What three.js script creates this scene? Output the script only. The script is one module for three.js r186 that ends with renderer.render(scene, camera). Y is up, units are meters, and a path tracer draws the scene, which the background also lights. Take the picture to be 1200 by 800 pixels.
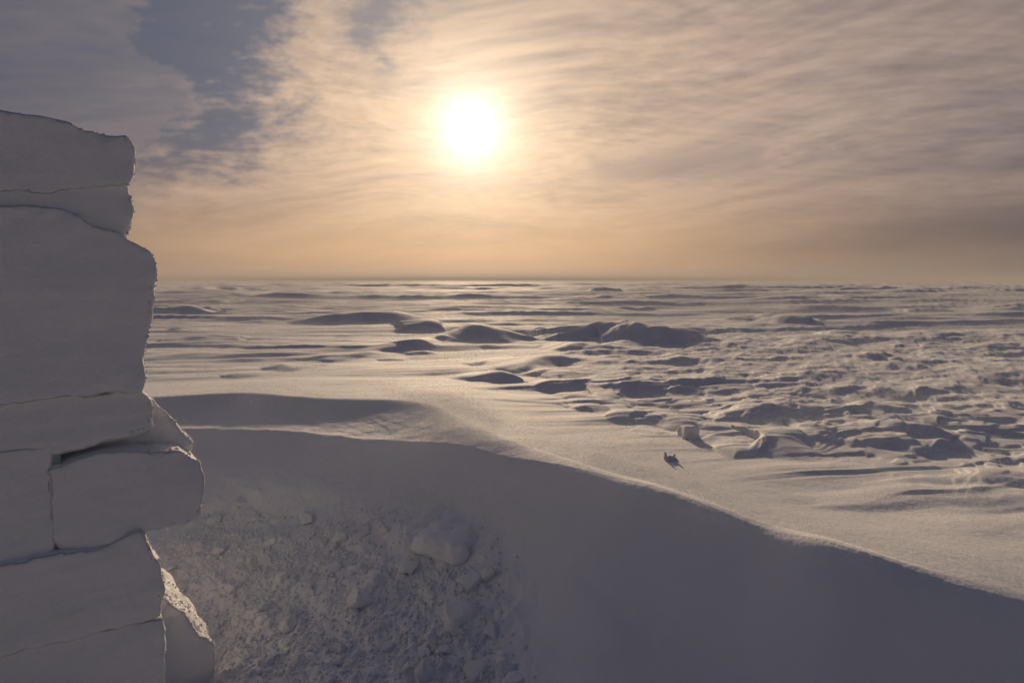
import * as THREE from 'three';

// ------------------------------------------------------------------ camera, sky, sun, exposure
const W = 1200, H = 800, FOCAL = 720;                 // the photograph's pixels; lens about 22 mm
const EYE = 1.75, PITCH = Math.atan(72 / FOCAL);      // horizon 72 px above the middle
const scene = new THREE.Scene();
const camera = new THREE.PerspectiveCamera(2 * Math.atan(400 / FOCAL) * 180 / Math.PI, W / H, 0.05, 8000);
camera.position.set(0, EYE, 0);
camera.rotation.set(-PITCH, 0, 0);
const renderer = new THREE.WebGLRenderer();
renderer.toneMapping = THREE.LinearToneMapping;
renderer.toneMappingExposure = 1;
renderer.shadowMap.enabled = true;

// a pixel of the photograph as a direction, and as a point at a height
function ray(px, py) {
  const X = (px - 600) / FOCAL, Y = (400 - py) / FOCAL, c = Math.cos(PITCH), s = Math.sin(PITCH);
  return new THREE.Vector3(X, Y * c - s, -c - Y * s).normalize();
}
function at(px, py, h) { const d = ray(px, py), t = (h - EYE) / d.y; return [d.x * t, d.z * t]; }
const SUN = ray(552, 151);

// seeded noise
function rng(seed) { let a = seed >>> 0; return () => { a = (a + 0x6D2B79F5) >>> 0; let t = a; t = Math.imul(t ^ (t >>> 15), t | 1); t ^= t + Math.imul(t ^ (t >>> 7), t | 61); return ((t ^ (t >>> 14)) >>> 0) / 4294967296; }; }
const PERM = new Uint8Array(512), GX = new Float64Array(256), GY = new Float64Array(256);
{ const r = rng(77), p = Array.from({ length: 256 }, (_, i) => i); for (let i = 255; i > 0; i--) { const j = Math.floor(r() * (i + 1)); [p[i], p[j]] = [p[j], p[i]]; } for (let i = 0; i < 512; i++) PERM[i] = p[i & 255]; for (let i = 0; i < 256; i++) { const a = r() * Math.PI * 2; GX[i] = Math.cos(a) * 1.45; GY[i] = Math.sin(a) * 1.45; } }
const fade = (t) => t * t * t * (t * (t * 6 - 15) + 10);
function n2(x, y) {
  const fx = Math.floor(x), fy = Math.floor(y), X = fx & 255, Y = fy & 255; x -= fx; y -= fy;
  const u = fade(x), v = fade(y), a = PERM[X] + Y, b = PERM[X + 1] + Y;
  const i = PERM[a], j = PERM[b], k = PERM[a + 1], l = PERM[b + 1];
  const p = GX[i] * x + GY[i] * y, q = GX[j] * (x - 1) + GY[j] * y, r = GX[k] * x + GY[k] * (y - 1), s = GX[l] * (x - 1) + GY[l] * (y - 1);
  return p + u * (q - p) + v * (r - p + u * (s - r - q + p));
}
const GR = [[1, 1, 0], [-1, 1, 0], [1, -1, 0], [-1, -1, 0], [1, 0, 1], [-1, 0, 1], [1, 0, -1], [-1, 0, -1], [0, 1, 1], [0, -1, 1], [0, 1, -1], [0, -1, -1], [1, 1, 0], [0, -1, 1], [-1, 1, 0], [0, -1, -1]];
function n3(x, y, z) {
  const fx = Math.floor(x), fy = Math.floor(y), fz = Math.floor(z), X = fx & 255, Y = fy & 255, Z = fz & 255; x -= fx; y -= fy; z -= fz;
  const u = fade(x), v = fade(y), w = fade(z), g = (h, a, b, c) => { const q = GR[h & 15]; return q[0] * a + q[1] * b + q[2] * c; };
  const A = PERM[X] + Y, B = PERM[X + 1] + Y, AA = PERM[A] + Z, AB = PERM[A + 1] + Z, BA = PERM[B] + Z, BB = PERM[B + 1] + Z, L = (t, a, b) => a + t * (b - a);
  return L(w, L(v, L(u, g(PERM[AA], x, y, z), g(PERM[BA], x - 1, y, z)), L(u, g(PERM[AB], x, y - 1, z), g(PERM[BB], x - 1, y - 1, z))),
    L(v, L(u, g(PERM[AA + 1], x, y, z - 1), g(PERM[BA + 1], x - 1, y, z - 1)), L(u, g(PERM[AB + 1], x, y - 1, z - 1), g(PERM[BB + 1], x - 1, y - 1, z - 1))));
}
function fbm(x, y, oct, gain = 0.5) { let s = 0, a = 1, m = 0; for (let i = 0; i < oct; i++) { s += a * n2(x, y); m += a; a *= gain; x = x * 2.03 + 17.3; y = y * 2.03 - 9.1; } return s / m; }
function fbm3(x, y, z, oct) { let s = 0, a = 1; for (let i = 0; i < oct; i++) { s += a * n3(x, y, z); a *= 0.5; x = x * 2.1 + 5.2; y = y * 2.1 + 1.7; z = z * 2.1 - 3.1; } return s; }
const clamp = (x, a = 0, b = 1) => x < a ? a : x > b ? b : x;
const sstep = (a, b, x) => { const t = clamp((x - a) / (b - a)); return t * t * (3 - 2 * t); };
const mix = (a, b, t) => a + (b - a) * t;
function sdPolygon(p, x, y) {                          // signed distance, positive inside
  let d = 1e18, s = -1;
  for (let i = 0, j = p.length - 1; i < p.length; j = i++) {
    const ax = p[i][0], ay = p[i][1], ex = p[j][0] - ax, ey = p[j][1] - ay, wx = x - ax, wy = y - ay, t = clamp((wx * ex + wy * ey) / (ex * ex + ey * ey)), bx = wx - ex * t, by = wy - ey * t;
    d = Math.min(d, bx * bx + by * by);
    const c1 = y >= ay, c2 = y < p[j][1], c3 = ex * wy > ey * wx;
    if ((c1 && c2 && c3) || (!c1 && !c2 && !c3)) s = -s;
  }
  return s * Math.sqrt(d);
}

// the sky: thin high cloud round a low sun, warm at the horizon, with gaps of grey blue
const DEG = 180 / Math.PI;
const azel = ([px, py]) => { const d = ray(px, py); return [Math.atan2(d.x, -d.z) * DEG, Math.asin(d.y) * DEG]; };
const SUN_AZ = Math.atan2(SUN.x, -SUN.z) * DEG, SUN_EL = Math.asin(SUN.y) * DEG;
const gapA = [[150, -30], [345, -30], [330, 55], [322, 92], [262, 122], [352, 132], [335, 158], [262, 196], [190, 212], [145, 190], [215, 130], [150, 60]].map(azel);
const gapB = [[430, -40], [560, -40], [500, 10], [462, 40], [455, 78], [405, 72], [395, 45]].map(azel);
const gapD = [[-300, -80], [350, -80], [325, 60], [262, 118], [250, 185], [150, 212], [-300, 120]].map(azel);
const wispC = [[700, 200], [800, 186], [880, 184], [885, 196], [800, 206]].map(azel);
function skyColor(dx, dy, dz, out) {
  const el = Math.asin(dy) * DEG, az = Math.atan2(dx, -dz) * DEG;
  const g = Math.acos(clamp(dx * SUN.x + dy * SUN.y + dz * SUN.z, -1, 1)) * DEG;
  let daz = Math.abs(az - SUN_AZ); if (daz > 180) daz = 360 - daz;
  // cloud sheet, seen in perspective
  const k = 1 / (dy + 0.12), u = dx * k, v = dz * k;
  const wx = n2(u * 1.1 + 4, v * 1.1), wy = n2(u * 1.1 - 9, v * 1.1 + 7);
  const ru = u * 0.94 + v * 0.34, rv = -u * 0.34 + v * 0.94;
  const broad = fbm(ru * 0.42 + wx * 0.35, rv * 0.85 + wy * 0.35, 4);
  const streak = fbm(ru * 1.1 + wx * 0.8 + 3.7, rv * 3.4 + wy * 0.9, 5, 0.5);
  const fine = fbm(u * 6 + wy * 2.5, v * 15 + wx * 3, 5, 0.6);
  const seam = 1 - sstep(110, 170, Math.abs(az));
  const tw = n2(az * 0.05 + 3, el * 0.12) * 3;
  const long = seam * fbm(az * 0.045 + 11, (el - 0.10 * az + tw) * 0.42, 5, 0.55);   // long wisps rising to the right
  const wisp = seam * fbm(az * 0.22 + tw, (el - 0.08 * az + tw * 0.6) * 1.25, 6, 0.6);
  let cover = 0.93 + broad * 0.30 + streak * 0.10 + long * 0.40;
  let gap = 0;
  if (Math.abs(az) < 75 && el < 40) {
    const ed = fbm(az * 0.16, el * 0.34, 5, 0.62) * 3.8 + fine * 2.0 + fbm(az * 0.6 + 5, el * 1.7 - 0.2 * az, 5, 0.62) * 2.2;
    gap = Math.max(gap, sstep(-2.8, 2.2, sdPolygon(gapA, az, el) + ed));
    gap = Math.max(gap, 0.80 * sstep(-3.5, 3.0, sdPolygon(gapD, az, el) + ed * 0.9));
    gap = Math.max(gap, 0.8 * sstep(-1.8, 2.6, sdPolygon(gapB, az, el) + ed * 0.8));
    gap = Math.max(gap, 0.36 * sstep(-1.6, 1.0, sdPolygon(wispC, az, el) + fine * 2.2 + long * 2));
  }
  cover += fine * 0.20 * (0.25 + 0.75 * sstep(5, 13, el));
  cover -= 0.85 * sstep(32, 70, g) + 0.2 * sstep(-22, -36, az) * (Math.abs(az) < 90 ? 1 : 0) * (1 - sstep(40, 90, -az)) * sstep(8, 15, el);                                               // the sheet thins away from the sun
  cover = clamp(cover, 0, 1) * (1 - gap * 0.93);
  const de = el - SUN_EL, g2 = Math.sqrt(daz * daz * 0.6 + de * de * (de > 0 ? 2.0 : 0.7)), e = Math.exp(-g2 / 28);
  const warm = Math.exp(-Math.pow(daz / 32, 2)), wide = Math.exp(-g / 30), low = Math.exp(-Math.pow(el / 6.5, 2));
  let r = 0.020 + 0.165 * wide, gr = 0.033 + 0.175 * wide, b = 0.074 + 0.195 * wide;  // clear air
  let cr = 0.042 + 0.90 * e, cg = 0.040 + 0.88 * e * (0.66 + 0.14 * (1 - e)), cb = 0.052 + 0.88 * e * (0.33 + 0.41 * (1 - e));   // cloud
  const tex = 1 + fine * 0.15 + wisp * 0.23 + long * 0.13;
  cr *= tex; cg *= tex; cb *= tex * 0.99;
  r = mix(r, cr, cover); gr = mix(gr, cg, cover); b = mix(b, cb, cover);
  // warm air near the horizon, with long flat bands
  const band = 1 + 0.16 * seam * fbm(az * 0.03 + 2, el * 0.5 + wx * 0.15, 4);
  const hr = (0.085 + 0.19 * wide + 0.62 * warm) * band, hg = (0.075 + 0.15 * wide + 0.30 * warm) * band, hb = (0.085 + 0.115 * wide + 0.055 * warm) * band;
  r = mix(r, hr, low * 0.8); gr = mix(gr, hg, low * 0.8); b = mix(b, hb, low * 0.8);
  const haze = Math.exp(-el / 1.1) * 0.9;                                         // blown snow in the lowest air
  r = mix(r, 0.16 + 0.49 * warm, haze); gr = mix(gr, 0.14 + 0.335 * warm, haze); b = mix(b, 0.135 + 0.235 * warm, haze);
  // a grey bank low on the right
  const bank = Math.exp(-Math.pow((el - 3.3 - 0.8 * n2(az * 0.07, 3)) / 1.7, 2)) * sstep(8, 34, az) * (1 - sstep(70, 110, az)) * 0.5;
  r *= 1 - bank * 0.60; gr *= 1 - bank * 0.54; b *= 1 - bank * 0.40;
  // aureole of the veiled sun
  const veil = 1 + (fine * 0.12 + streak * 0.1) * sstep(3, 9, g);
  const a1 = 1.4 * Math.exp(-Math.pow(g / 1.65, 1.1)), a2 = 0.74 * Math.exp(-g / 5.0) * veil, a3 = 0.05 * Math.exp(-g / 10) * veil;
  out[0] = r + a1 + a2 + a3; out[1] = gr + a1 * 0.99 + a2 * 0.90 + a3 * 0.75; out[2] = b + a1 * 0.96 + a2 * 0.72 + a3 * 0.5;
}
{
  const w = 4096, h = 2048, data = new Float32Array(w * h * 4), c = [0, 0, 0];
  for (let j = 0; j < h; j++) {
    const el = ((j + 0.5) / h - 0.5) * Math.PI, y = Math.sin(el), q = Math.cos(el);
    if (el < 0) { for (let i = 0; i < w; i++) { const o = (j * w + i) * 4; data[o] = 0.46; data[o + 1] = 0.35; data[o + 2] = 0.27; data[o + 3] = 1; } continue; }
    const st = el > 0.75 ? 8 : 1;                        // the part overhead needs no detail
    for (let i = 0; i < w; i += st) {
      const a = ((i + st / 2) / w - 0.5) * 2 * Math.PI;
      skyColor(Math.cos(a) * q, y, Math.sin(a) * q, c);
      for (let m = 0; m < st; m++) { const o = (j * w + i + m) * 4; data[o] = c[0]; data[o + 1] = c[1]; data[o + 2] = c[2]; data[o + 3] = 1; }
    }
  }
  const t = new THREE.DataTexture(data, w, h, THREE.RGBAFormat, THREE.FloatType);
  t.mapping = THREE.EquirectangularReflectionMapping; t.magFilter = t.minFilter = THREE.LinearFilter; t.needsUpdate = true;
  scene.background = t; scene.environment = t;
}
const sun = new THREE.DirectionalLight(new THREE.Color().setRGB(1, 0.74, 0.48), 3.7);
sun.name = 'sun'; sun.position.copy(SUN).multiplyScalar(60); sun.castShadow = true; sun.shadow.radius = 5;
sun.shadow.mapSize.set(4096, 4096);
Object.assign(sun.shadow.camera, { left: -25, right: 25, top: 14, bottom: -14, near: 1, far: 160 });
scene.add(sun);
scene.fog = new THREE.FogExp2(new THREE.Color().setRGB(1, 0.97, 0.92), 0.003);

// ------------------------------------------------------------------ helpers
const used = new Map();
function numbered(name) { const n = used.get(name) ?? 0; used.set(name, n + 1); return n ? `${name}_${String(n).padStart(3, '0')}` : name; }
function mesh(name, geo, mat, parent) { const m = new THREE.Mesh(geo, mat); m.name = parent === scene ? numbered(name) : name; m.castShadow = m.receiveShadow = true; parent.add(m); return m; }
function tag(o, label, category, group) { o.userData.label = label; o.userData.category = category; if (group) o.userData.group = group; return o; }

// fine relief of packed snow: grain and small pits
function reliefTexture(size, f) {
  const d = new Uint8Array(size * size * 4);
  for (let j = 0; j < size; j++) for (let i = 0; i < size; i++) { const v = clamp(f(i / size, j / size)) * 255, o = (j * size + i) * 4; d[o] = d[o + 1] = d[o + 2] = v; d[o + 3] = 255; }
  const t = new THREE.DataTexture(d, size, size, THREE.RGBAFormat); t.wrapS = t.wrapT = THREE.RepeatWrapping; t.magFilter = THREE.LinearFilter; t.minFilter = THREE.LinearMipmapLinearFilter; t.generateMipmaps = true; t.needsUpdate = true; return t;
}
// noise that repeats without a seam: blend of two shifted copies
const tile = (f) => (u, v) => { const a = f(u, v), b = f(u - 1, v), c = f(u, v - 1), d = f(u - 1, v - 1); return mix(mix(a, b, u), mix(c, d, u), v); };
const grain = reliefTexture(1024, tile((u, v) => 0.5 + 0.30 * fbm(u * 60, v * 60, 3, 0.7) + 0.30 * fbm(u * 14 + 5, v * 26, 4)));
const crust = reliefTexture(512, tile((u, v) => 0.5 + 0.5 * fbm(u * 12, v * 12, 5, 0.62)));

const layers = reliefTexture(1024, tile((u, v) => 0.5 + 0.10 * fbm(u * 3, v * 30, 3, 0.6) + 0.38 * fbm(u * 12 + 3, v * 14, 5, 0.66) + 0.14 * fbm(u * 90, v * 90, 2)));
const SNOW = new THREE.Color().setRGB(0.84, 0.85, 0.86);
const groundSnow = new THREE.MeshPhysicalMaterial({ color: SNOW, roughness: 0.78, specularIntensity: 0.5, bumpMap: grain, bumpScale: 0.0045 });
const blockSnow = new THREE.MeshPhysicalMaterial({ color: SNOW, roughness: 0.9, specularIntensity: 0.25, bumpMap: layers, bumpScale: 0.006 });
const looseSnow = new THREE.MeshPhysicalMaterial({ color: SNOW, roughness: 0.9, specularIntensity: 0.25, bumpMap: crust, bumpScale: 0.004 });
groundSnow.name = 'wind packed snow'; blockSnow.name = 'sawn snow'; looseSnow.name = 'loose snow';

// ------------------------------------------------------------------ the snow field
const PLAIN = 0.66;                                     // the open plain stands above the floor of the dug hollow
const P = (list, h) => list.map(([x, y]) => at(x, y, h));
const smoothLine = (pts, n = 12) => { const c = new THREE.CatmullRomCurve3(pts.map((p) => new THREE.Vector3(p[0], 0, p[1])), false, 'centripetal'); return c.getPoints(pts.length * n).map((p) => [p.x, p.z]); };
function relaxed(pts, step = 0.06, passes = 60) {       // even points, then rounded
  const c = new THREE.CatmullRomCurve3(pts.map((p) => new THREE.Vector3(p[0], 0, p[1])), true, 'centripetal'), n = Math.round(c.getLength() / step); c.arcLengthDivisions = 2000; c.updateArcLengths();
  let q = c.getSpacedPoints(n).slice(0, n).map((p) => [p.x, p.z]);
  for (let k = 0; k < passes; k++) q = q.map((p, i) => { const a = q[(i + n - 1) % n], b = q[(i + 1) % n]; return [p[0] * 0.5 + (a[0] + b[0]) * 0.25, p[1] * 0.5 + (a[1] + b[1]) * 0.25]; });
  return q;
}
function distanceGrid(poly, blur) {                     // signed distance, exact near the line, softened well inside so that no creases form
  const X0 = -12, Z0 = -10, C = 0.06, nx = 300, nz = 270; let A = new Float64Array(nx * nz), B;
  for (let j = 0; j < nz; j++) for (let i = 0; i < nx; i++) A[j * nx + i] = sdPolygon(poly, X0 + i * C, Z0 + j * C);
  B = A.slice();
  for (let k = 0; k < blur; k++) { const D = B.slice(); for (let j = 1; j < nz - 1; j++) for (let i = 1; i < nx - 1; i++) { const o = j * nx + i; D[o] = (B[o - 1] + B[o + 1] + B[o - nx] + B[o + nx]) * 0.2 + B[o] * 0.2; } B = D; }
  for (let o = 0; o < A.length; o++) A[o] = mix(A[o], B[o], sstep(0.05, 0.6, A[o]));
  return (x, z) => {
    const u = (x - X0) / C, v = (z - Z0) / C, i = Math.floor(u), j = Math.floor(v); if (i < 1 || j < 1 || i > nx - 3 || j > nz - 3) return -4 - Math.hypot(Math.max(0, X0 - x, x - X0 - nx * C), Math.max(0, Z0 - z, z - Z0 - nz * C));
    const a = u - i, b = v - j, w = (t) => [(1 - t) ** 3 / 6, (3 * t ** 3 - 6 * t * t + 4) / 6, (-3 * t ** 3 + 3 * t * t + 3 * t + 1) / 6, t ** 3 / 6], p = w(a), q = w(b); let s = 0;
    for (let m = 0; m < 4; m++) { const o = (j + m - 1) * nx + i - 1; s += q[m] * (p[0] * A[o] + p[1] * A[o + 1] + p[2] * A[o + 2] + p[3] * A[o + 3]); }
    return s;
  };
}
// upper lip of the hollow, then round behind the camera; unseen right side widened to keep light off the wall
const rimU = relaxed([[-9, -5.6], ...P([[60, 470], [182, 467], [250, 463], [300, 463], [350, 466], [430, 468], [490, 468], [530, 487], [575, 510], [620, 527], [700, 552], [760, 570], [850, 601], [930, 634], [1000, 657], [1080, 672], [1150, 688], [1205, 704], [1270, 730]], 0.70), [2.9, -1.75], [4.3, -1.3], [5.0, 0.2], [4.2, 2.2], [2.0, 3.4], [-1.5, 3.6], [-5, 3.2], [-9, 2.5]]);
// the lower step inside it
const rimL = relaxed([[-9, -4.8], ...P([[60, 506], [150, 506], [215, 508], [300, 509], [400, 515], [470, 526], [520, 538], [560, 551], [600, 568]], 0.54), ...P([[690, 586], [780, 608], [880, 643], [960, 674], [1060, 700], [1130, 720], [1200, 744]], 0.52), [2.7, -1.2], [3.9, -0.7], [4.2, 0.4], [3.4, 1.7], [1.6, 2.5], [-1.5, 2.6], [-5, 2.3], [-9, 1.8]]);
const insideU = distanceGrid(rimU, 40), insideL = distanceGrid(rimL, 160);
// drifts and wind-carved ridges of the plain: [pixel x, crest y, foot y] along each; the foot gives the distance, the crest the height
const ridges = [
  [[655, 398, 399], [668, 390, 399], [680, 382, 399], [693, 375, 398], [713, 372, 399], [733, 374, 401], [755, 378, 403], [785, 382, 404], [813, 386, 402], [840, 391, 397]],
  [[505, 395, 396], [513, 392, 397], [530, 382, 399], [547, 377, 400], [567, 378, 400], [593, 385, 400], [620, 392, 399], [640, 397, 398]],
  [[470, 404, 409], [480, 401, 408], [500, 397, 403], [520, 394, 400]],
  [[320, 376, 377], [360, 370, 378], [393, 364, 379], [427, 363, 379], [460, 364, 377], [487, 369, 373]],
  [[470, 386, 387], [477, 384, 388], [493, 377, 388], [510, 378, 386], [520, 382, 385]],
  [[160, 367, 371], [177, 365, 371], [203, 362, 370], [223, 360, 370], [243, 362, 368], [262, 365, 366]],
  [[180, 355, 359], [243, 352, 357], [270, 351, 356], [290, 355, 356]], [[225, 347, 350], [270, 343, 348], [302, 345, 347]], [[315, 344, 347], [337, 343, 347], [360, 345, 347]], [[225, 338, 340], [253, 335, 339], [284, 337, 339]],
  [[275, 378, 379], [303, 373, 378], [335, 374, 377]], [[198, 387, 389], [212, 384, 389], [225, 387, 389]],
  [[298, 433, 434], [323, 427, 433], [335, 424, 433], [347, 428, 434], [362, 431, 434]], [[261, 442, 443], [277, 438, 443], [285, 442, 444]],
  [[380, 418, 421], [390, 414, 419], [427, 410, 415], [460, 405, 411], [493, 402, 407], [523, 398, 402]], [[445, 418, 420], [460, 416, 420], [472, 418, 420]], [[475, 412, 414], [490, 409, 414], [499, 413, 414]],
  [[643, 411, 412], [667, 401, 412], [683, 399, 410], [700, 403, 407]],
  [[592, 437, 438], [600, 432, 438], [613, 427, 437], [640, 418, 431], [653, 418, 431], [667, 422, 430], [680, 428, 429]],
  [[573, 447, 452], [587, 436, 453], [595, 435, 452], [607, 442, 447]],
  [[660, 416, 419], [680, 413, 416], [693, 413, 417], [713, 408, 412], [733, 397, 402], [750, 391, 394]],
  [[618, 439, 443], [630, 435, 442], [639, 439, 442]], [[638, 444, 447], [657, 437, 446], [674, 444, 446]],
  [[618, 454, 455], [647, 448, 458], [663, 453, 460], [684, 458, 459]],
  [[643, 463, 466], [667, 461, 469], [687, 465, 470], [703, 463, 471], [720, 457, 469], [730, 463, 465]],
  [[677, 481, 482], [690, 473, 484], [707, 475, 483], [727, 472, 481], [740, 477, 478]],
  [[710, 491, 493], [723, 487, 497], [747, 485, 497], [770, 494, 496]], [[548, 428, 430], [558, 425, 430], [567, 428, 430]], [[740, 505, 507], [773, 512, 515]],
  [[776, 506, 507], [790, 499, 510], [806, 492, 512], [822, 498, 511], [834, 508, 512]], [[820, 513, 518], [847, 518, 525], [870, 523, 527]],
  [[835, 489, 492], [850, 485, 494], [884, 479, 496], [911, 474, 487], [945, 469, 476], [988, 463, 466]],
  [[1000, 473, 484], [1036, 467, 482], [1075, 467, 474]], [[1084, 465, 467], [1100, 458, 470], [1120, 468, 471]],
  [[1064, 495, 497], [1087, 485, 500], [1104, 487, 500], [1117, 497, 499]], [[1040, 507, 512], [1063, 502, 516], [1083, 504, 515], [1100, 510, 512]],
  [[1005, 520, 524], [1036, 514, 522], [1066, 518, 523]], [[1057, 527, 532], [1087, 516, 526], [1124, 512, 519], [1132, 520, 524]], [[966, 486, 490], [989, 477, 487], [999, 475, 485], [1004, 484, 488]],
  [[840, 534, 538], [867, 529, 545], [892, 537, 544]], [[876, 518, 530], [891, 512, 538], [928, 512, 526], [948, 517, 521]], [[940, 504, 510], [952, 501, 512], [964, 502, 510]],
  [[1020, 416, 423], [1036, 411, 421], [1052, 416, 421]], [[1060, 404, 407], [1073, 400, 406], [1083, 405, 407]], [[1090, 410, 414], [1105, 404, 412], [1120, 412, 415]], [[1053, 421, 425], [1070, 418, 425], [1082, 423, 426]], [[1053, 429, 434], [1070, 426, 433], [1082, 429, 433]],
  [[1145, 444, 450], [1181, 435, 448], [1215, 431, 446], [1240, 436, 444]],
  [[958, 387, 391], [975, 385, 392], [992, 391, 394]], [[896, 372, 376], [928, 369, 381], [948, 374, 380], [964, 379, 381]], [[860, 375, 378], [884, 372, 377], [908, 377, 379]],
  [[930, 350, 352], [959, 348, 352], [1005, 352, 354]], [[905, 357, 360], [980, 358, 362], [1027, 361, 364]], [[1045, 346, 348], [1090, 344, 348], [1110, 347, 349]], [[1082, 355, 357], [1105, 353, 358], [1134, 356, 358]], [[1054, 359, 364], [1077, 357, 364], [1100, 362, 365]], [[1150, 363, 365], [1178, 361, 365], [1205, 361, 365]],
  [[640, 348, 352], [687, 343, 351], [727, 345, 352], [766, 350, 353]], [[688, 339, 341], [710, 337, 341], [730, 339, 341]], [[522, 348, 351], [543, 345, 350], [580, 347, 350]], [[757, 338, 340], [777, 337, 340]], [[824, 341, 343], [842, 341, 343]],
  [[684, 364, 366], [720, 360, 364], [743, 355, 360], [770, 358, 361]], [[788, 423, 426], [800, 420, 426], [812, 423, 426]],
  [[940, 606, 608], [1000, 600, 606], [1050, 590, 598], [1110, 584, 593], [1200, 585, 594], [1280, 592, 597]],
  [[180, 398, 402], [230, 393, 401], [290, 396, 401]], [[560, 404, 406], [600, 402, 407], [628, 405, 407]], [[395, 338, 340], [430, 336, 340], [470, 338, 340]], [[980, 340, 342], [1020, 338, 341], [1060, 340, 342]],
].map((rows) => {
  const A = EYE - PLAIN, pts = [];
  for (const [px, yc, yf] of rows) {
    const [bx, bz] = at(px, yf, PLAIN), db = Math.hypot(bx, bz), r = ray(px, yc), t = -r.y / Math.hypot(r.x, r.z);
    const h0 = (A - db * t), sl = mix(3.8, 1.9, sstep(0.08, 0.34, h0)), h = clamp(h0 / (1 + sl * t), 0.004, 0.6), k = (db + sl * h) / db;
    pts.push(new THREE.Vector3(bx * k, h, bz * k));
  }
  const line = new THREE.CatmullRomCurve3(pts, false, 'centripetal').getPoints(pts.length * 4).map((p) => [p.x, p.z, Math.max(p.y, 0)]);
  return finish(line, 1.0, 0);
});
function finish(line, pw, wn, wf) {
  const m = Math.max(...line.map((p) => p[2])) * 8.4 + 0.3 + (wf ?? 0), xs = line.map((p) => p[0]), zs = line.map((p) => p[1]);
  return { line, pw, wn, wf, x0: Math.min(...xs) - m, x1: Math.max(...xs) + m, z0: Math.min(...zs) - m, z1: Math.max(...zs) + m };
}
function ridgeHeight(R, x, z) {
  if (x < R.x0 || x > R.x1 || z < R.z0 || z > R.z1) return 0;
  let best = 1e9, t = 0, h = 0, side = 1; const n = R.line.length - 1;
  for (let i = 0; i < n; i++) {
    const [ax, az, ah] = R.line[i], [cx, cz, ch] = R.line[i + 1], ex = cx - ax, ez = cz - az, wx = x - ax, wz = z - az, q = clamp((wx * ex + wz * ez) / (ex * ex + ez * ez)), bx = wx - ex * q, bz = wz - ez * q, d = bx * bx + bz * bz;
    if (d < best) { best = d; t = (i + q) / n; h = mix(ah, ch, q); side = ex * bz - ez * bx > 0 ? 1 : -1; }   // +1: the camera's side
  }
  const d = Math.sqrt(best), fe = R.wn ? 0.45 : 0.12, end = sstep(0, fe, t) * sstep(0, fe, 1 - t); h *= mix(1, end, R.pw);
  if (h < 1e-4) return 0;
  if (side > 0) { const q = clamp(1 - d / (R.wn || mix(5.0, 2.5, sstep(0.08, 0.34, h)) * h + 0.02)); return h * mix(q, q * q * (3 - 2 * q), 0.5); }
  const q = clamp(1 - d / (R.wf || 8 * h + 0.15)); return h * q * q * (3 - 2 * q);
}
let drifts = [];
const ROT = (a) => [Math.cos(a), Math.sin(a)], [c1, s1] = ROT(0.30), [c3, s3] = ROT(0.12), [c2, s2] = ROT(0.95);
function sastrugi(x, z, scale, stretch, lean, c, s) {   // leaning wave: crests pushed towards +z, steep near faces
  let a = (x * c - z * s) / (scale * stretch), b = (x * s + z * c) / scale;
  const wob = n2(a * 0.7 + 3, b * 0.7) * 0.5; a += wob;
  let v = n2(a, b); v = n2(a, b - lean * v); v = n2(a, b - lean * v);
  return v;
}
const plates = (v, k) => { const q = v * k, f = Math.floor(q), r = q - f; return (f + sstep(0.62, 0.92, r)) / k; };
const rubbleArea = [[120, 660, 0.12], [180, 620, 0.2], [235, 586, 0.25], [285, 588, 0.24], [330, 612, 0.16], [420, 612, 0.14], [470, 652, 0.07], [560, 684, 0.05], [605, 730, 0.04], [625, 800, 0.02], [640, 900, 0], [80, 900, 0]].map(([x, y, h]) => at(x, y, h));
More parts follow.
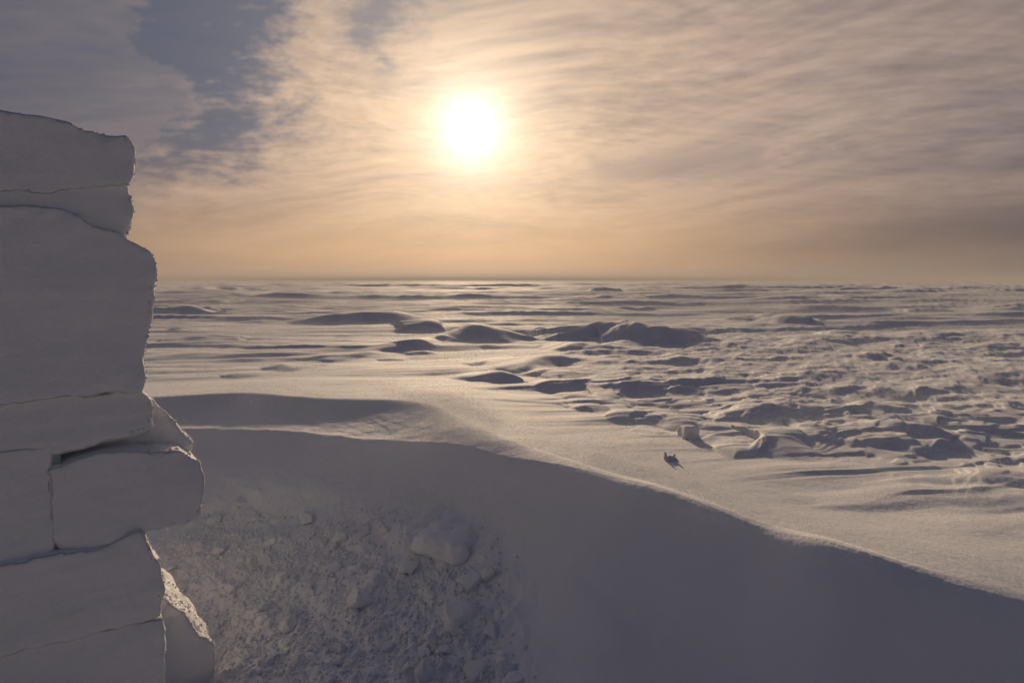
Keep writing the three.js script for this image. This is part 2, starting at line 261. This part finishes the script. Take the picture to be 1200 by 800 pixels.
function groundHeight(x, z) {
  const d = Math.hypot(x, z);
  const u = d > 16 ? 8 - d : insideU(x, z);
  const out = -u;                                       // distance outside the hollow
  let y = PLAIN;
  const open = sstep(0.1, 1.6, out);                    // carved snow begins beyond the smooth lip
  if (out > -0.6) {
    let p = 0;
    const far = sstep(7, 30, d);
    // broad drifts
    p += 0.25 * far * sastrugi(x, z, 4.6, 3.4, 0.8, 0.995, 0.10);
    p += 0.13 * far * sastrugi(x - 40, z + 12, 2.2, 3.6, 0.85, 0.99, 0.14) * sstep(-0.5, 0.4, n2(x * 0.06, z * 0.06));
    p += 0.55 * sstep(25, 110, d) * sastrugi(x + 31, z, 13, 3.0, 0.75, 0.998, -0.06);
    p += 0.75 * sstep(120, 500, d) * sastrugi(x + 80, z, 60, 2.0, 0.4, 1, 0);
    p += 2.6 * sstep(500, 1500, d) * sastrugi(x + 500, z, 110, 2.4, 0.4, 1, 0);
    if (d < 900) p += (0.055 + 0.055 * far) * open * sastrugi(x - 7, z, 1.7, 3.2, 0.75, c1, s1);
    const right = sstep(-0.06, 0.22, x / Math.max(d, 0.1) - 0.05) * sstep(0.9, 2.0, out) * (1 - sstep(11, 22, d));
    const patch = sstep(-0.4, 0.3, n2(x * 0.23 + 9, z * 0.17 + 2));
    if (d < 200) p += 0.050 * open * (0.35 + 0.65 * patch) * sastrugi(x + 3, z + 5, 0.6, 4.2, 0.85, c3, s3) * (0.7 + 0.6 * far);
    if (d < 60) p += 0.017 * open * (0.3 + 0.7 * patch) * sastrugi(x, z, 0.22, 4.0, 0.8, c1, s1);
    if (right > 0.01) {
      const e = fbm((x * c2 - z * s2) * 0.55 + 4, (x * s2 + z * c2) * 1.25, 4, 0.55) + 0.12 * n2(x * 6, z * 6);
      p += right * 0.075 * (plates(e, 7) * 0.8 + e * 0.3);
      p += right * 0.016 * sastrugi(x, z, 0.2, 4, 0.7, Math.cos(-0.35), Math.sin(-0.35)) * sstep(0.1, 0.5, n2(x * 0.5 + 20, z * 0.5));
    }
    const wr = 0.016 * Math.min(d, 12), wk = 2.1 / (0.4 + d * 0.08), rx = x + wr * n2(x * wk, z * wk), rz = z + wr * n2(x * wk + 40, z * wk) + 0.3 * wr * n2(x * wk * 2.7, z * wk * 2.7 + 8);
    let rh = 0; for (const R of ridges) rh += ridgeHeight(R, rx, rz);
    p += rh * 0.86;
    // the lip stands a little proud
    p += 0.075 * Math.exp(-Math.pow(Math.max(out, 0) / 1.15, 2)) * (0.7 + 0.5 * n2(x * 0.6, z * 0.6 + 4));
    p += 0.012 * fbm(x * 1.3, z * 1.3, 3);
    y += p * sstep(-0.6, 0.0, out);
  }
  if (u > 0) {
    const soft = Math.exp(-Math.pow((x + 0.3) / 0.6, 2));   // where the lip is rounded
    const wU = mix(mix(0.20, 0.34, sstep(-0.5, 0.5, x)), 0.42, soft) * (0.85 + 0.3 * n2(x * 1.2 + 8, z * 1.2)), ur = u * u / (u + mix(0.10, 0.24, sstep(-0.9, 0.1, x)));
    y -= mix(0.085, 0.15, sstep(-0.9, 0.1, x)) * (1 - Math.exp(-ur / wU));
    const l0 = insideL(x, z) + 0.05 * n2(x * 1.3, z * 1.3), l1 = u - 0.06, lm = Math.max(0, 0.16 - Math.abs(l0 - l1)), l = Math.min(l0, l1) - lm * lm / 0.64;   // the step never leaves the lip
    if (l > 0) {
      const q = l * l / (l + mix(0.08, 0.2, sstep(-0.6, 0.5, x))), w2 = mix(0.24, 0.30, sstep(-0.5, 0.7, x)) * (1 + 0.4 * n2(x * 0.9 + 3, z * 0.9 - 6));
      const east = sstep(-0.5, 0.7, x);
      y -= mix(0.22, 0.32, east) * (1 - Math.exp(-q / w2)) + mix(0.31, 0.21, east) * sstep(-0.1, 1.5, l);
    }
    // drift forms on the floor
    const inside = sstep(0.1, 0.7, l);
    y += inside * (0.075 * sastrugi(x + 2, z, 1.1, 1.6, 0.45, ROT(-0.5)[0], ROT(-0.5)[1]) + 0.034 * sastrugi(x + 9, z, 0.5, 2.6, 0.7, ROT(-0.6)[0], ROT(-0.6)[1]) + 0.011 * sastrugi(x + 4, z, 0.17, 4.5, 0.6, ROT(-0.75)[0], ROT(-0.75)[1]));
    y += sstep(0.05, 0.4, u) * (0.009 * fbm(x * 4.5, z * 4.5, 3) + 0.005 * sastrugi(x, z, 0.085, 5, 0.6, ROT(-0.85)[0], ROT(-0.85)[1]) * sstep(-0.4, 0.4, n2(x * 1.1 + 6, z * 1.1)));
    for (const R of drifts) y += ridgeHeight(R, x, z);
    const rb = sstep(-0.35, 0.4, sdPolygon(rubbleArea, x, z) + 0.25 * n2(x * 1.6, z * 1.6));
    if (rb > 0) {
      const lump = (f, k) => { const v = fbm(x * f + k, z * f, 3, 0.55); return Math.abs(v) * 2; };
      y += rb * (0.030 * lump(2.1, 3) + 0.026 * lump(5.3, 9) + 0.013 * lump(12, 1) + 0.005 * lump(27, 6) - 0.02);
    }
  }
  y -= 2.0 * sstep(-0.5, 1, z / 8) * (z > 0 ? 1 : 0) * clamp(z / 2.5);  // unseen ground behind the camera, sloped into shade to cut bounce on the wall
  return y;
}
function hit(px, py) {                                  // where the sight line of a pixel meets the ground
  const d = ray(px, py), y = (t) => EYE + d.y * t - groundHeight(d.x * t, d.z * t); let t = 1;
  while (t < 60 && y(t) > 0) t *= 1.01;
  let lo = t / 1.01, hi = t; for (let i = 0; i < 12; i++) { const m = (lo + hi) / 2; if (y(m) > 0) lo = m; else hi = m; }
  return [d.x * hi, d.z * hi];
}
// low drifts on the floor of the hollow, laid where their crests are seen
drifts = [
  [[[225, 556], [280, 566], [340, 580], [400, 584], [440, 576]], 0.06, 0.20, 0.6],
  [[[440, 642], [470, 634], [505, 632]], 0.04, 0.12, 0.3],
  [[[545, 590], [620, 615], [700, 672], [760, 760]], 0.075, 0.30, 0.55],
  [[[670, 612], [730, 640], [800, 690], [850, 760]], 0.055, 0.22, 0.45],
  [[[860, 668], [920, 700], [990, 745], [1040, 795]], 0.06, 0.24, 0.4],
  [[[600, 680], [660, 700], [720, 745], [750, 790]], 0.045, 0.18, 0.4],
].map(([px, h, wn, wf]) => finish(smoothLine(px.map(([x, y]) => hit(x, y)), 4).map((p) => [...p, h]), 1.0, wn, wf));
{
  // one sheet, finer where it is near
  const radii = [0.02, 0.15, 0.3, 0.45, 0.6, 0.75, 0.9, 1.05, 1.2];
  while (radii[radii.length - 1] < 4000) { const r = radii[radii.length - 1]; radii.push(r * (r < 2.0 ? 1.015 : r < 6.5 ? 1.0036 : r < 26 ? 1.0066 : r < 120 ? 1.011 : 1.022)); }
  const angles = []; const A = 46 / DEG;
  for (let i = 0; i <= 980; i++) angles.push(-A + 2 * A * i / 980);
  for (let i = 1; i < 110; i++) angles.push(A + (2 * Math.PI - 2 * A) * i / 110);
  const nr = radii.length, na = angles.length, pos = new Float32Array(nr * na * 3), uv = new Float32Array(nr * na * 2), idx = new Uint32Array((nr - 1) * na * 6);
  for (let i = 0; i < nr; i++) for (let j = 0; j < na; j++) {
    const x = Math.sin(angles[j]) * radii[i], z = -Math.cos(angles[j]) * radii[i], o = i * na + j;
    pos[o * 3] = x; pos[o * 3 + 1] = groundHeight(x, z); pos[o * 3 + 2] = z;
    uv[o * 2] = (x * 0.83 + z * 0.56) / 1.7; uv[o * 2 + 1] = (z * 0.83 - x * 0.56) / 1.7;
  }
  let k = 0;
  for (let i = 0; i < nr - 1; i++) for (let j = 0; j < na; j++) {
    const a = i * na + j, b = i * na + (j + 1) % na, c = a + na, d = b + na;
    idx[k++] = a; idx[k++] = b; idx[k++] = c; idx[k++] = b; idx[k++] = d; idx[k++] = c;
  }
  const g = new THREE.BufferGeometry();
  g.setAttribute('position', new THREE.BufferAttribute(pos, 3)); g.setAttribute('uv', new THREE.BufferAttribute(uv, 2)); g.setIndex(new THREE.BufferAttribute(idx, 1));
  g.computeVertexNormals();
  if (g.attributes.normal.getY(na * 40) < 0) { for (let i = 0; i < idx.length; i += 3) { const t = idx[i]; idx[i] = idx[i + 1]; idx[i + 1] = t; } g.computeVertexNormals(); }
  const m = mesh('snow_field', g, groundSnow, scene); m.userData.kind = 'structure';
  console.log('ground', nr, na, idx.length / 3);
}

// ------------------------------------------------------------------ meshing of a solid given by its distance field
function solid(f, lo, hi, cell) {
  const n = [0, 1, 2].map((k) => Math.ceil((hi[k] - lo[k]) / cell) + 1), [nx, ny, nz] = n, F = new Float32Array(nx * ny * nz);
  for (let k = 0, o = 0; k < nz; k++) for (let j = 0; j < ny; j++) for (let i = 0; i < nx; i++, o++) F[o] = f(lo[0] + i * cell, lo[1] + j * cell, lo[2] + k * cell);
  const id = new Int32Array(nx * ny * nz).fill(-1), V = [], I = [], at3 = (i, j, k) => (k * ny + j) * nx + i;
  const E = [[0, 1], [2, 3], [4, 5], [6, 7], [0, 2], [1, 3], [4, 6], [5, 7], [0, 4], [1, 5], [2, 6], [3, 7]];
  for (let k = 0; k < nz - 1; k++) for (let j = 0; j < ny - 1; j++) for (let i = 0; i < nx - 1; i++) {
    const c = []; let m = 0;
    for (let q = 0; q < 8; q++) { const v = F[at3(i + (q & 1), j + ((q >> 1) & 1), k + (q >> 2))]; c.push(v); if (v < 0) m |= 1 << q; }
    if (m === 0 || m === 255) continue;
    let x = 0, y = 0, z = 0, w = 0;
    for (const [a, b] of E) { if ((c[a] < 0) === (c[b] < 0)) continue; const t = c[a] / (c[a] - c[b]); x += mix(a & 1, b & 1, t); y += mix((a >> 1) & 1, (b >> 1) & 1, t); z += mix(a >> 2, b >> 2, t); w++; }
    id[at3(i, j, k)] = V.length / 3; V.push(lo[0] + (i + x / w) * cell, lo[1] + (j + y / w) * cell, lo[2] + (k + z / w) * cell);
  }
  const quad = (a, b, c, d, flip) => flip ? I.push(a, c, b, a, d, c) : I.push(a, b, c, a, c, d);
  for (let k = 1; k < nz - 1; k++) for (let j = 1; j < ny - 1; j++) for (let i = 1; i < nx - 1; i++) {
    const v = F[at3(i, j, k)] < 0;
    if (v !== F[at3(i + 1, j, k)] < 0) quad(id[at3(i, j - 1, k - 1)], id[at3(i, j, k - 1)], id[at3(i, j, k)], id[at3(i, j - 1, k)], !v);
    if (v !== F[at3(i, j + 1, k)] < 0) quad(id[at3(i - 1, j, k - 1)], id[at3(i - 1, j, k)], id[at3(i, j, k)], id[at3(i, j, k - 1)], !v);
    if (v !== F[at3(i, j, k + 1)] < 0) quad(id[at3(i - 1, j - 1, k)], id[at3(i, j - 1, k)], id[at3(i, j, k)], id[at3(i - 1, j, k)], !v);
  }
  const g = new THREE.BufferGeometry(); g.setAttribute('position', new THREE.Float32BufferAttribute(V, 3)); g.setIndex(I); g.computeVertexNormals();
  return g;
}
function boxUV(g, s) {                                   // texture in metres on the side a face mostly points to
  const p = g.attributes.position, n = g.attributes.normal, uv = new Float32Array(p.count * 2);
  for (let i = 0; i < p.count; i++) {
    const a = Math.abs(n.getX(i)), b = Math.abs(n.getY(i)), c = Math.abs(n.getZ(i)), x = p.getX(i), y = p.getY(i), z = p.getZ(i);
    const [u, v] = b > a && b > c ? [x, z] : a > c ? [z, y] : [x, y]; uv[i * 2] = u / s; uv[i * 2 + 1] = v / s;
  }
  g.setAttribute('uv', new THREE.BufferAttribute(uv, 2)); return g;
}

// ------------------------------------------------------------------ the wall of stacked snow blocks
// It runs from near on the left to farther on the right; its end stands against the sky.
const wallEnd = new THREE.Vector3(-1.283, 0, -2.2), along = new THREE.Vector3(0.774, 0, -0.633), through = new THREE.Vector3(-0.633, 0, -0.774);
const wall = new THREE.Group(); wall.name = 'snow_block_wall'; scene.add(wall);
wall.position.copy(wallEnd); wall.rotation.y = Math.atan2(-along.z, along.x);          // local x along, y up, -z through the wall
wall.userData.kind = 'thing';
tag(wall, 'tall wall of stacked sawn snow blocks with a ragged end, standing in the dug hollow', 'wall');
// pixel -> (along, height) on a plane set DEEP metres behind the face
function onWall(px, py, deep = 0) {
  const d = ray(px, py), o = wallEnd.clone().addScaledVector(through, deep), t = (o.x * through.x + o.z * through.z) / (d.x * through.x + d.z * through.z);
  const x = d.x * t, z = d.z * t; return [(x - wallEnd.x) * along.x + (z - wallEnd.z) * along.z, EYE + d.y * t];
}
const edgeSpots = [], crustRandom = rng(404);
function snowBlock(outline, front, depth, seed, { left = null, name = 'snow_block', round = 0.012, rough = 0.85, tilt = 0, cell = 0.0085 } = {}) {
  const poly = outline.map(([px, py]) => onWall(px, py, front));
  if (left !== null) for (const i of left.map((k) => (k + poly.length) % poly.length)) poly[i][0] = -1.05;
  const xs = poly.map((p) => p[0]), ys = poly.map((p) => p[1]), m = 0.04;
  const f = (x, y, z) => {
    const e = fbm3(x * 9 + seed * 7.1, y * 9, z * 9, 2) * 0.007 + fbm3(x * 34, y * 34 + seed, z * 34, 2) * 0.0035;
    const bite = Math.max(0, n3(x * 5 + seed, y * 5 - seed, z * 5)) * 0.012;
    const a = -sdPolygon(poly, x, y) + round - 0.016 + bite * rough, zz = z + tilt * (y - ys[0]);
    const b = Math.max(zz + front, -(zz + front + depth)) + round;
    const chip = Math.max(0, n3(x * 13 + seed * 3, y * 13, z * 13 + seed)) * 0.05 * Math.exp(-(Math.abs(a - round) + Math.abs(b - round)) / 0.022) * rough;
    const q = chip + Math.min(Math.max(a, b), 0) + Math.hypot(Math.max(a, 0), Math.max(b, 0)) - round;
    const strata = 0.0022 * n2(y * 26 + seed * 3, 1.3 + x * 0.6) + 0.012 * n2(x * 4.2 + seed * 5, y * 5.5) + 0.0016 * n2((x + 0.35 * y) * 55 + seed, y * 2.5);
    return q + e * rough * 0.8 + strata;
  };
  for (let i = 0; i < poly.length; i++) {               // broken edges: where crumbs cling
    const a = poly[i], b = poly[(i + 1) % poly.length]; if (rough > 1 ? a[0] < -0.3 : Math.min(a[0], b[0]) < -0.10 && !(b[1] > 2.2 && a[1] > 2.2)) continue;
    const up = b[0] - a[0] > 0 && b[1] - a[1] < 0.3 * (b[0] - a[0]) ? 1 : 0, n = Math.ceil(Math.hypot(b[0] - a[0], b[1] - a[1]) * (up || rough > 1 ? 420 : 220) * rough);
    for (let k = 0; k < n; k++) { const t = crustRandom(); edgeSpots.push([mix(a[0], b[0], t), mix(a[1], b[1], t), -front - 0.012 - (up || rough > 1 ? 0.30 : 0.05) * Math.pow(crustRandom(), 1.5), f]); }
  }
  const g = boxUV(solid(f, [Math.min(...xs) - m, Math.min(...ys) - m, -front - depth - m - 0.05], [Math.max(...xs) + m, Math.max(...ys) + m, -front + m + 0.05], cell), 0.35);
  return mesh(name, g, blockSnow, wall);
}
const L0 = -60;
// top course
snowBlock([[L0, 122], [0, 133], [40, 138], [80, 146], [86, 151], [99, 156], [125, 161], [146, 164], [153, 172], [153, 186], [148, 204], [143, 211], [60, 222], [L0, 230]], 0.02, 0.42, 3, { left: [0, -1] });
snowBlock([[L0, 231], [60, 223], [143, 212], [149, 222], [152, 233], [150, 262], [146, 277], [110, 270], [80, 250], [40, 245], [L0, 245]], 0.03, 0.40, 4, { left: [0, -1] });
// the big block under it
snowBlock([[L0, 246], [40, 246], [82, 252], [100, 264], [118, 271], [136, 273], [150, 285], [165, 293], [175, 297], [179, 305], [178, 322], [176, 345], [174, 370], [171, 395], [167, 420], [166, 444], [163, 456], [140, 459], [70, 462], [L0, 470]], 0, 0.50, 5, { left: [0, -1] });
// thinner course, tilted end
snowBlock([[L0, 472], [60, 465], [120, 463], [160, 459], [168, 466], [174, 472], [173, 500], [150, 507], [116, 516], [60, 526], [L0, 534]], 0.03, 0.36, 6, { left: [0, -1] });
// broken block lying across behind, with a crumbled sunlit top
snowBlock([[20, 520], [110, 506], [160, 470], [178, 471], [186, 482], [200, 493], [207, 503], [216, 512], [225, 518], [224, 528], [214, 531], [180, 532], [80, 538], [20, 540]], 0.14, 0.40, 7, { rough: 1.7 });
// the long block that juts out
snowBlock([[62, 552], [120, 534], [170, 533], [212, 532], [222, 538], [233, 545], [234, 560], [231, 585], [231, 602], [222, 609], [180, 619], [156, 630], [100, 648], [74, 648], [67, 634], [67, 566]], 0.02, 0.44, 8);
snowBlock([[L0, 533], [40, 527], [58, 522], [58, 600], [54, 650], [0, 660], [L0, 670]], 0.02, 0.44, 9, { left: [0, -1] });
snowBlock([[L0, 668], [20, 664], [60, 656], [110, 650], [160, 626], [166, 640], [176, 654], [185, 664], [187, 690], [187, 724], [120, 740], [60, 752], [L0, 775]], 0, 0.5, 10, { left: [0, -1] });
snowBlock([[L0, 778], [60, 755], [120, 743], [188, 727], [190, 760], [192, 783], [192, 860], [180, 900], [L0, 960]], 0.015, 0.5, 11, { left: [0, -1] });
// lower block behind, leaning outward, with a broken rim
snowBlock([[120, 690], [170, 690], [186, 697], [200, 712], [222, 727], [230, 742], [247, 758], [250, 768], [253, 790], [254, 850], [250, 900], [120, 900]], 0.22, 0.5, 12, { rough: 1.8 });

{
  const im = new THREE.InstancedMesh(new THREE.IcosahedronGeometry(1, 1), looseSnow, edgeSpots.length), M = new THREE.Matrix4(), q = new THREE.Quaternion(), e = new THREE.Euler(), r = crustRandom, h = 0.002;
  edgeSpots.forEach(([x, y, z, f], i) => {
    for (let k = 0; k < 4; k++) { const d = f(x, y, z), gx = (f(x + h, y, z) - d) / h, gy = (f(x, y + h, z) - d) / h, gz = (f(x, y, z + h) - d) / h, g = Math.max(0.3, gx * gx + gy * gy + gz * gz); x -= gx * d / g; y -= gy * d / g; z -= gz * d / g; }   // on to the surface
    const s = 0.0018 + 0.0058 * Math.pow(r(), 2.5); q.setFromEuler(e.set(r() * 6, r() * 6, r() * 6)); M.compose(new THREE.Vector3(x, y, z), q, new THREE.Vector3(s, s * (0.6 + 0.5 * r()), s * (0.7 + 0.5 * r()))); im.setMatrixAt(i, M);
  });
  im.name = 'crumbly_crust'; im.userData = { kind: 'stuff' }; im.castShadow = im.receiveShadow = true; wall.add(im);
}
// thin wind-packed snow closing two joints of the wall: blue-green glow of filtered sunlight painted into its colour
const jointPaintedGlow = new THREE.MeshPhysicalMaterial({ color: new THREE.Color().setRGB(0.62, 0.76, 0.79), roughness: 1, specularIntensity: 0.2, transmission: 0.5, thickness: 0, side: THREE.DoubleSide }); jointPaintedGlow.name = 'snow with painted glow';
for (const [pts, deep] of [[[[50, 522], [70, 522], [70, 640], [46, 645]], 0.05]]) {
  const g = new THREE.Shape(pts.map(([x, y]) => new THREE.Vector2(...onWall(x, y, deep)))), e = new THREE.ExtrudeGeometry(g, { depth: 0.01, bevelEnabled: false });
  e.translate(0, 0, -deep); mesh('joint_painted_glow', e, jointPaintedGlow, wall);
}

// ------------------------------------------------------------------ broken snow in the hollow
const clods = [], slabs = [];
for (let k = 0; k < 8; k++) {
  const r = rng(100 + k), planes = Array.from({ length: 16 }, () => { const v = new THREE.Vector3(r() - 0.5, r() - 0.5, r() - 0.5).normalize(); return [v, 0.44 + r() * 0.38]; });
  const f = (x, y, z) => { let d = Math.hypot(x, y, z) - 1.0; for (const [v, o] of planes) d = Math.max(d, v.x * x + v.y * y + v.z * z - o); return d + 0.06 * fbm3(x * 1.9 + k * 9, y * 1.9, z * 1.9, 2) + 0.055 * fbm3(x * 8 + k * 5, y * 7, z * 7, 3); };
  clods.push(boxUV(solid(f, [-1.35, -1.35, -1.35], [1.35, 1.35, 1.35], 0.085), 2.2));
}
function clod(px, py, size, k, label, { name = 'snow_clod', category = 'snow clod', group, flat = 0.75, turn = k * 1.3, sink = 0.40, geo } = {}) {
  const [x, z] = hit(px, py + 3);
  const m = mesh(name, geo ?? clods[k % 8], looseSnow, scene); m.position.set(x, groundHeight(x, z) + size * flat * (0.5 - sink), z);
  m.scale.set(size * 0.58, size * flat * 0.58, size * 0.52); m.rotation.set(0.2 * Math.sin(k * 3.1), turn, 0.25 * Math.sin(k * 1.7));
  tag(m, label, category, group); return m;
}
{
  // the rounded slab
  const f = (x, y, z) => { const q = [Math.abs(x) - 0.5, Math.abs(y - 0.10 * x) - 0.16, Math.abs(z) - 0.42]; return Math.min(Math.max(...q), 0) + Math.hypot(...q.map((v) => Math.max(v, 0))) - 0.50 + 0.16 * fbm3(x * 1.5 + 3, y * 1.5, z * 1.5, 2) + 0.03 * n2((x + z * 0.5) * 7, y); };
  clod(524, 632, 0.30, 2, 'largest rounded snow slab lying alone on the smooth drift beside the rubble', { name: 'snow_slab', category: 'snow slab', flat: 0.62, turn: -0.5, sink: 0.5, geo: boxUV(solid(f, [-1.3, -1.1, -1.2], [1.3, 1.1, 1.2], 0.05), 3) });
}
for (const [x, y, s, k, label, o] of [
  [537, 724, 0.21, 0, 'pointed snow chunk with a bright tip at the edge of the rubble', { flat: 1.05 }],
  [551, 684, 0.13, 1, 'broad low snow clod just behind the pointed chunk', {}],
  [574, 677, 0.085, 3, 'small round snow clod perched at the rim of the rubble behind the pointed chunk', { flat: 1.1, sink: 0 }],
  [476, 663, 0.14, 4, 'low rounded snow clod below the largest slab', { flat: 0.6 }],
  [421, 704, 0.15, 5, 'upright snow clod in the middle of the rubble', { flat: 1.0 }],
  [360, 606, 0.13, 6, 'pale snow clod at the back of the rubble under the smooth drift', { flat: 0.7 }],
  [496, 788, 0.13, 7, 'crumbly snow clod with a sunlit crest in the front heap', { flat: 0.9 }],
  [556, 788, 0.12, 1, 'broad snow clod in the front heap beside the smooth hollow', { flat: 0.7 }],
  [590, 780, 0.10, 2, 'snow clod at the outer end of the front heap', { flat: 0.9 }],
]) clod(x, y, s, k, label, o);
{
  const r = rng(9), G = { group: 'fist-sized clods scattered through the rubble' };
  const some = [[379, 635], [402, 628], [427, 624], [452, 620], [260, 643], [337, 731], [329, 676], [362, 694], [471, 775], [283, 588], [300, 604], [310, 655], [520, 760], [505, 745], [450, 730], [400, 760], [270, 690], [390, 668], [440, 680], [575, 735], [600, 795], [350, 770], [250, 610], [232, 640], [318, 632]];
  some.forEach(([x, y], i) => clod(x, y, 0.06 + 0.05 * r(), i, 'fist-sized rough snow clod half buried in the rubble', { ...G, flat: 0.65 + 0.4 * r(), turn: r() * 6 }));
  // smaller ones
  let n = 0; const area = rubbleArea, S = { group: 'walnut-sized snow lumps in the rubble', category: 'snow lump', name: 'snow_lump' };
  while (n < 230) {
    const px = 160 + r() * 460, py = 575 + r() * 235, [x, z] = at(px, py, 0.05);
    if (sdPolygon(area, x, z) < 0.02 + 0.12 * r()) continue;
    clod(px, py, 0.016 + 0.045 * Math.pow(r(), 2.5), n, 'walnut-sized snow lump on the rubble', { ...S, flat: 0.6 + 0.5 * r(), turn: r() * 6 }); n++;
  }
  // crumbs, past counting
  const im = new THREE.InstancedMesh(new THREE.IcosahedronGeometry(1, 1), looseSnow, 9000), M = new THREE.Matrix4(), q = new THREE.Quaternion(), e = new THREE.Euler();
  for (let i = 0; i < 9000;) {
    const x = -3.2 + r() * 3.6, z = -4.8 + r() * 3.4, d = sdPolygon(area, x, z);
    if (d < -0.06 + 0.36 * Math.sqrt(r()) - 0.15 * n2(x * 2, z * 2)) continue;
    const s = 0.003 + 0.010 * Math.pow(r(), 3); q.setFromEuler(e.set(r() * 6, r() * 6, r() * 6));
    M.compose(new THREE.Vector3(x, groundHeight(x, z) + s * 0.15, z), q, new THREE.Vector3(s, s * (0.6 + 0.5 * r()), s * (0.7 + 0.5 * r()))); im.setMatrixAt(i++, M);
  }
  im.name = 'snow_crumbs'; im.userData = { kind: 'stuff', label: 'loose snow crumbs over the floor of the dug hollow', category: 'snow crumbs' }; im.castShadow = im.receiveShadow = true; scene.add(im);
}

// ------------------------------------------------------------------ on the plain
{
  // a weathered block standing out of the drift
  const f = (x, y, z) => { const w = 0.052 - 0.22 * (y - 0.04), q = [Math.abs(x + 0.02 * y) - w, Math.abs(y) - 0.075, Math.abs(z) - 0.07]; return Math.min(Math.max(...q), 0) + Math.hypot(...q.map((v) => Math.max(v, 0))) - 0.012 + 0.012 * fbm3(x * 14, y * 14, z * 14, 3); };
  const [x, z] = hit(807, 511);
  const m = mesh('weathered_snow_block', boxUV(solid(f, [-0.13, -0.12, -0.13], [0.13, 0.13, 0.13], 0.008), 0.3), blockSnow, scene); m.position.set(x, groundHeight(x, z) - 0.005, z); m.rotation.set(-0.12, 0.1, 0); m.scale.setScalar(0.85);
  tag(m, 'squat weathered snow stump standing out of a drift on the plain', 'snow block');
}
{
  // the small dark shard with two prongs, one even grey darker than the snow
  const parts = [[0, 0.05, 0.004, 0.05], [-0.022, 0.075, -0.014, 0.028], [0.022, 0.07, 0.012, 0.026], [0.045, 0.03, 0.0, 0.03]];
  const f = (x, y, z) => { let d = 1; for (const [cx, h, cz, w] of parts) { const t = clamp(y / h, 0, 1); d = Math.min(d, Math.max(Math.hypot((x - cx - 0.2 * y * Math.sign(cx)), (z - cz) * 1.3) - w * (1 - 0.75 * t), y - h, -y - 0.03)); } return d + 0.006 * fbm3(x * 40, y * 40, z * 40, 2); };
  const [x, z] = hit(785, 539);
  const ice = new THREE.MeshPhysicalMaterial({ color: new THREE.Color().setRGB(0.58, 0.60, 0.63), roughness: 0.6, specularIntensity: 0.4 }); ice.name = 'grey ice';
  const m = mesh('ice_shard', solid(f, [-0.1, -0.05, -0.09], [0.11, 0.11, 0.09], 0.006), ice, scene); m.position.set(x, groundHeight(x, z) - 0.008, z); m.scale.setScalar(0.7);
  tag(m, 'small dark jagged ice shard with two prongs sticking out of the smooth ridge', 'ice shard');
}

// ------------------------------------------------------------------ snow drifting low over the plain
{
  const flakes = new THREE.MeshPhysicalMaterial({ color: SNOW, roughness: 1, specularIntensity: 0.1, transmission: 0.5, thickness: 0, side: THREE.DoubleSide }); flakes.name = 'airborne snow';
  const N = 930000, spill = 130000, r = rng(51), im = new THREE.InstancedMesh(new THREE.OctahedronGeometry(1, 0), flakes, N), M = new THREE.Matrix4(), q = new THREE.Quaternion(), e = new THREE.Euler(), p = new THREE.Vector3(), sc = new THREE.Vector3();
  const A = 47 / DEG; let i = 0;
  while (i < spill) {                                   // snow pouring over the lip into the hollow
    const x = -2.4 + 4.6 * r(), z = -5.4 + 4.2 * r(), u = insideU(x, z); if (u < -0.3 || u > 1.5 * Math.pow(r(), 0.7) + 0.1 || Math.hypot(x, z) < 1.9) continue;
    const plume = sstep(-0.3, 0.5, n2(x * 0.9 + 2, z * 0.9) + 0.4 * n2(x * 3, z * 1.2)); if (r() > 0.1 + 0.9 * plume) continue;
    const g = groundHeight(x, z), y = g + 0.01 + (0.06 + 0.34 * sstep(-0.1, 0.8, u)) * Math.pow(r(), 1.6), s = 0.0006 + 0.0007 * r();
    q.setFromEuler(e.set(r() * 6, r() * 6, r() * 6)); M.compose(p.set(x, y, z), q, sc.set(s * 1.3, s * 0.7, s)); im.setMatrixAt(i++, M);
  }
  while (i < N) {
    const a = -A + 2 * A * r(), d = 3.2 + 45 * Math.pow(r(), 1.25), x = Math.sin(a) * d, z = -Math.cos(a) * d;
    const stream = sstep(-0.15, 0.5, n2(x * 0.28 + 3, z * 0.9) + 0.5 * n2(x * 0.8, z * 2.6 + 9));
    if (r() > 0.12 + 0.88 * stream) continue;
    const y = groundHeight(x, z), up = -Math.log(1 - r() * 0.98) * (0.035 + 0.05 * stream);
    if (y < 0.12 + 0.3 * r()) continue;
    const s = (0.0010 + 0.0010 * r()) * (0.42 + d * 0.125); q.setFromEuler(e.set(r() * 6, r() * 6, r() * 6)); M.compose(p.set(x, y + 0.01 + up, z), q, sc.set(s * 1.3, s * 0.7, s)); im.setMatrixAt(i++, M);
  }
  im.name = 'drifting_snow'; im.userData = { kind: 'stuff', label: 'fine snow blown low over the plain', category: 'drifting snow' }; im.castShadow = im.receiveShadow = true; scene.add(im);
}

// ------------------------------------------------------------------ finish
renderer.render(scene, camera);
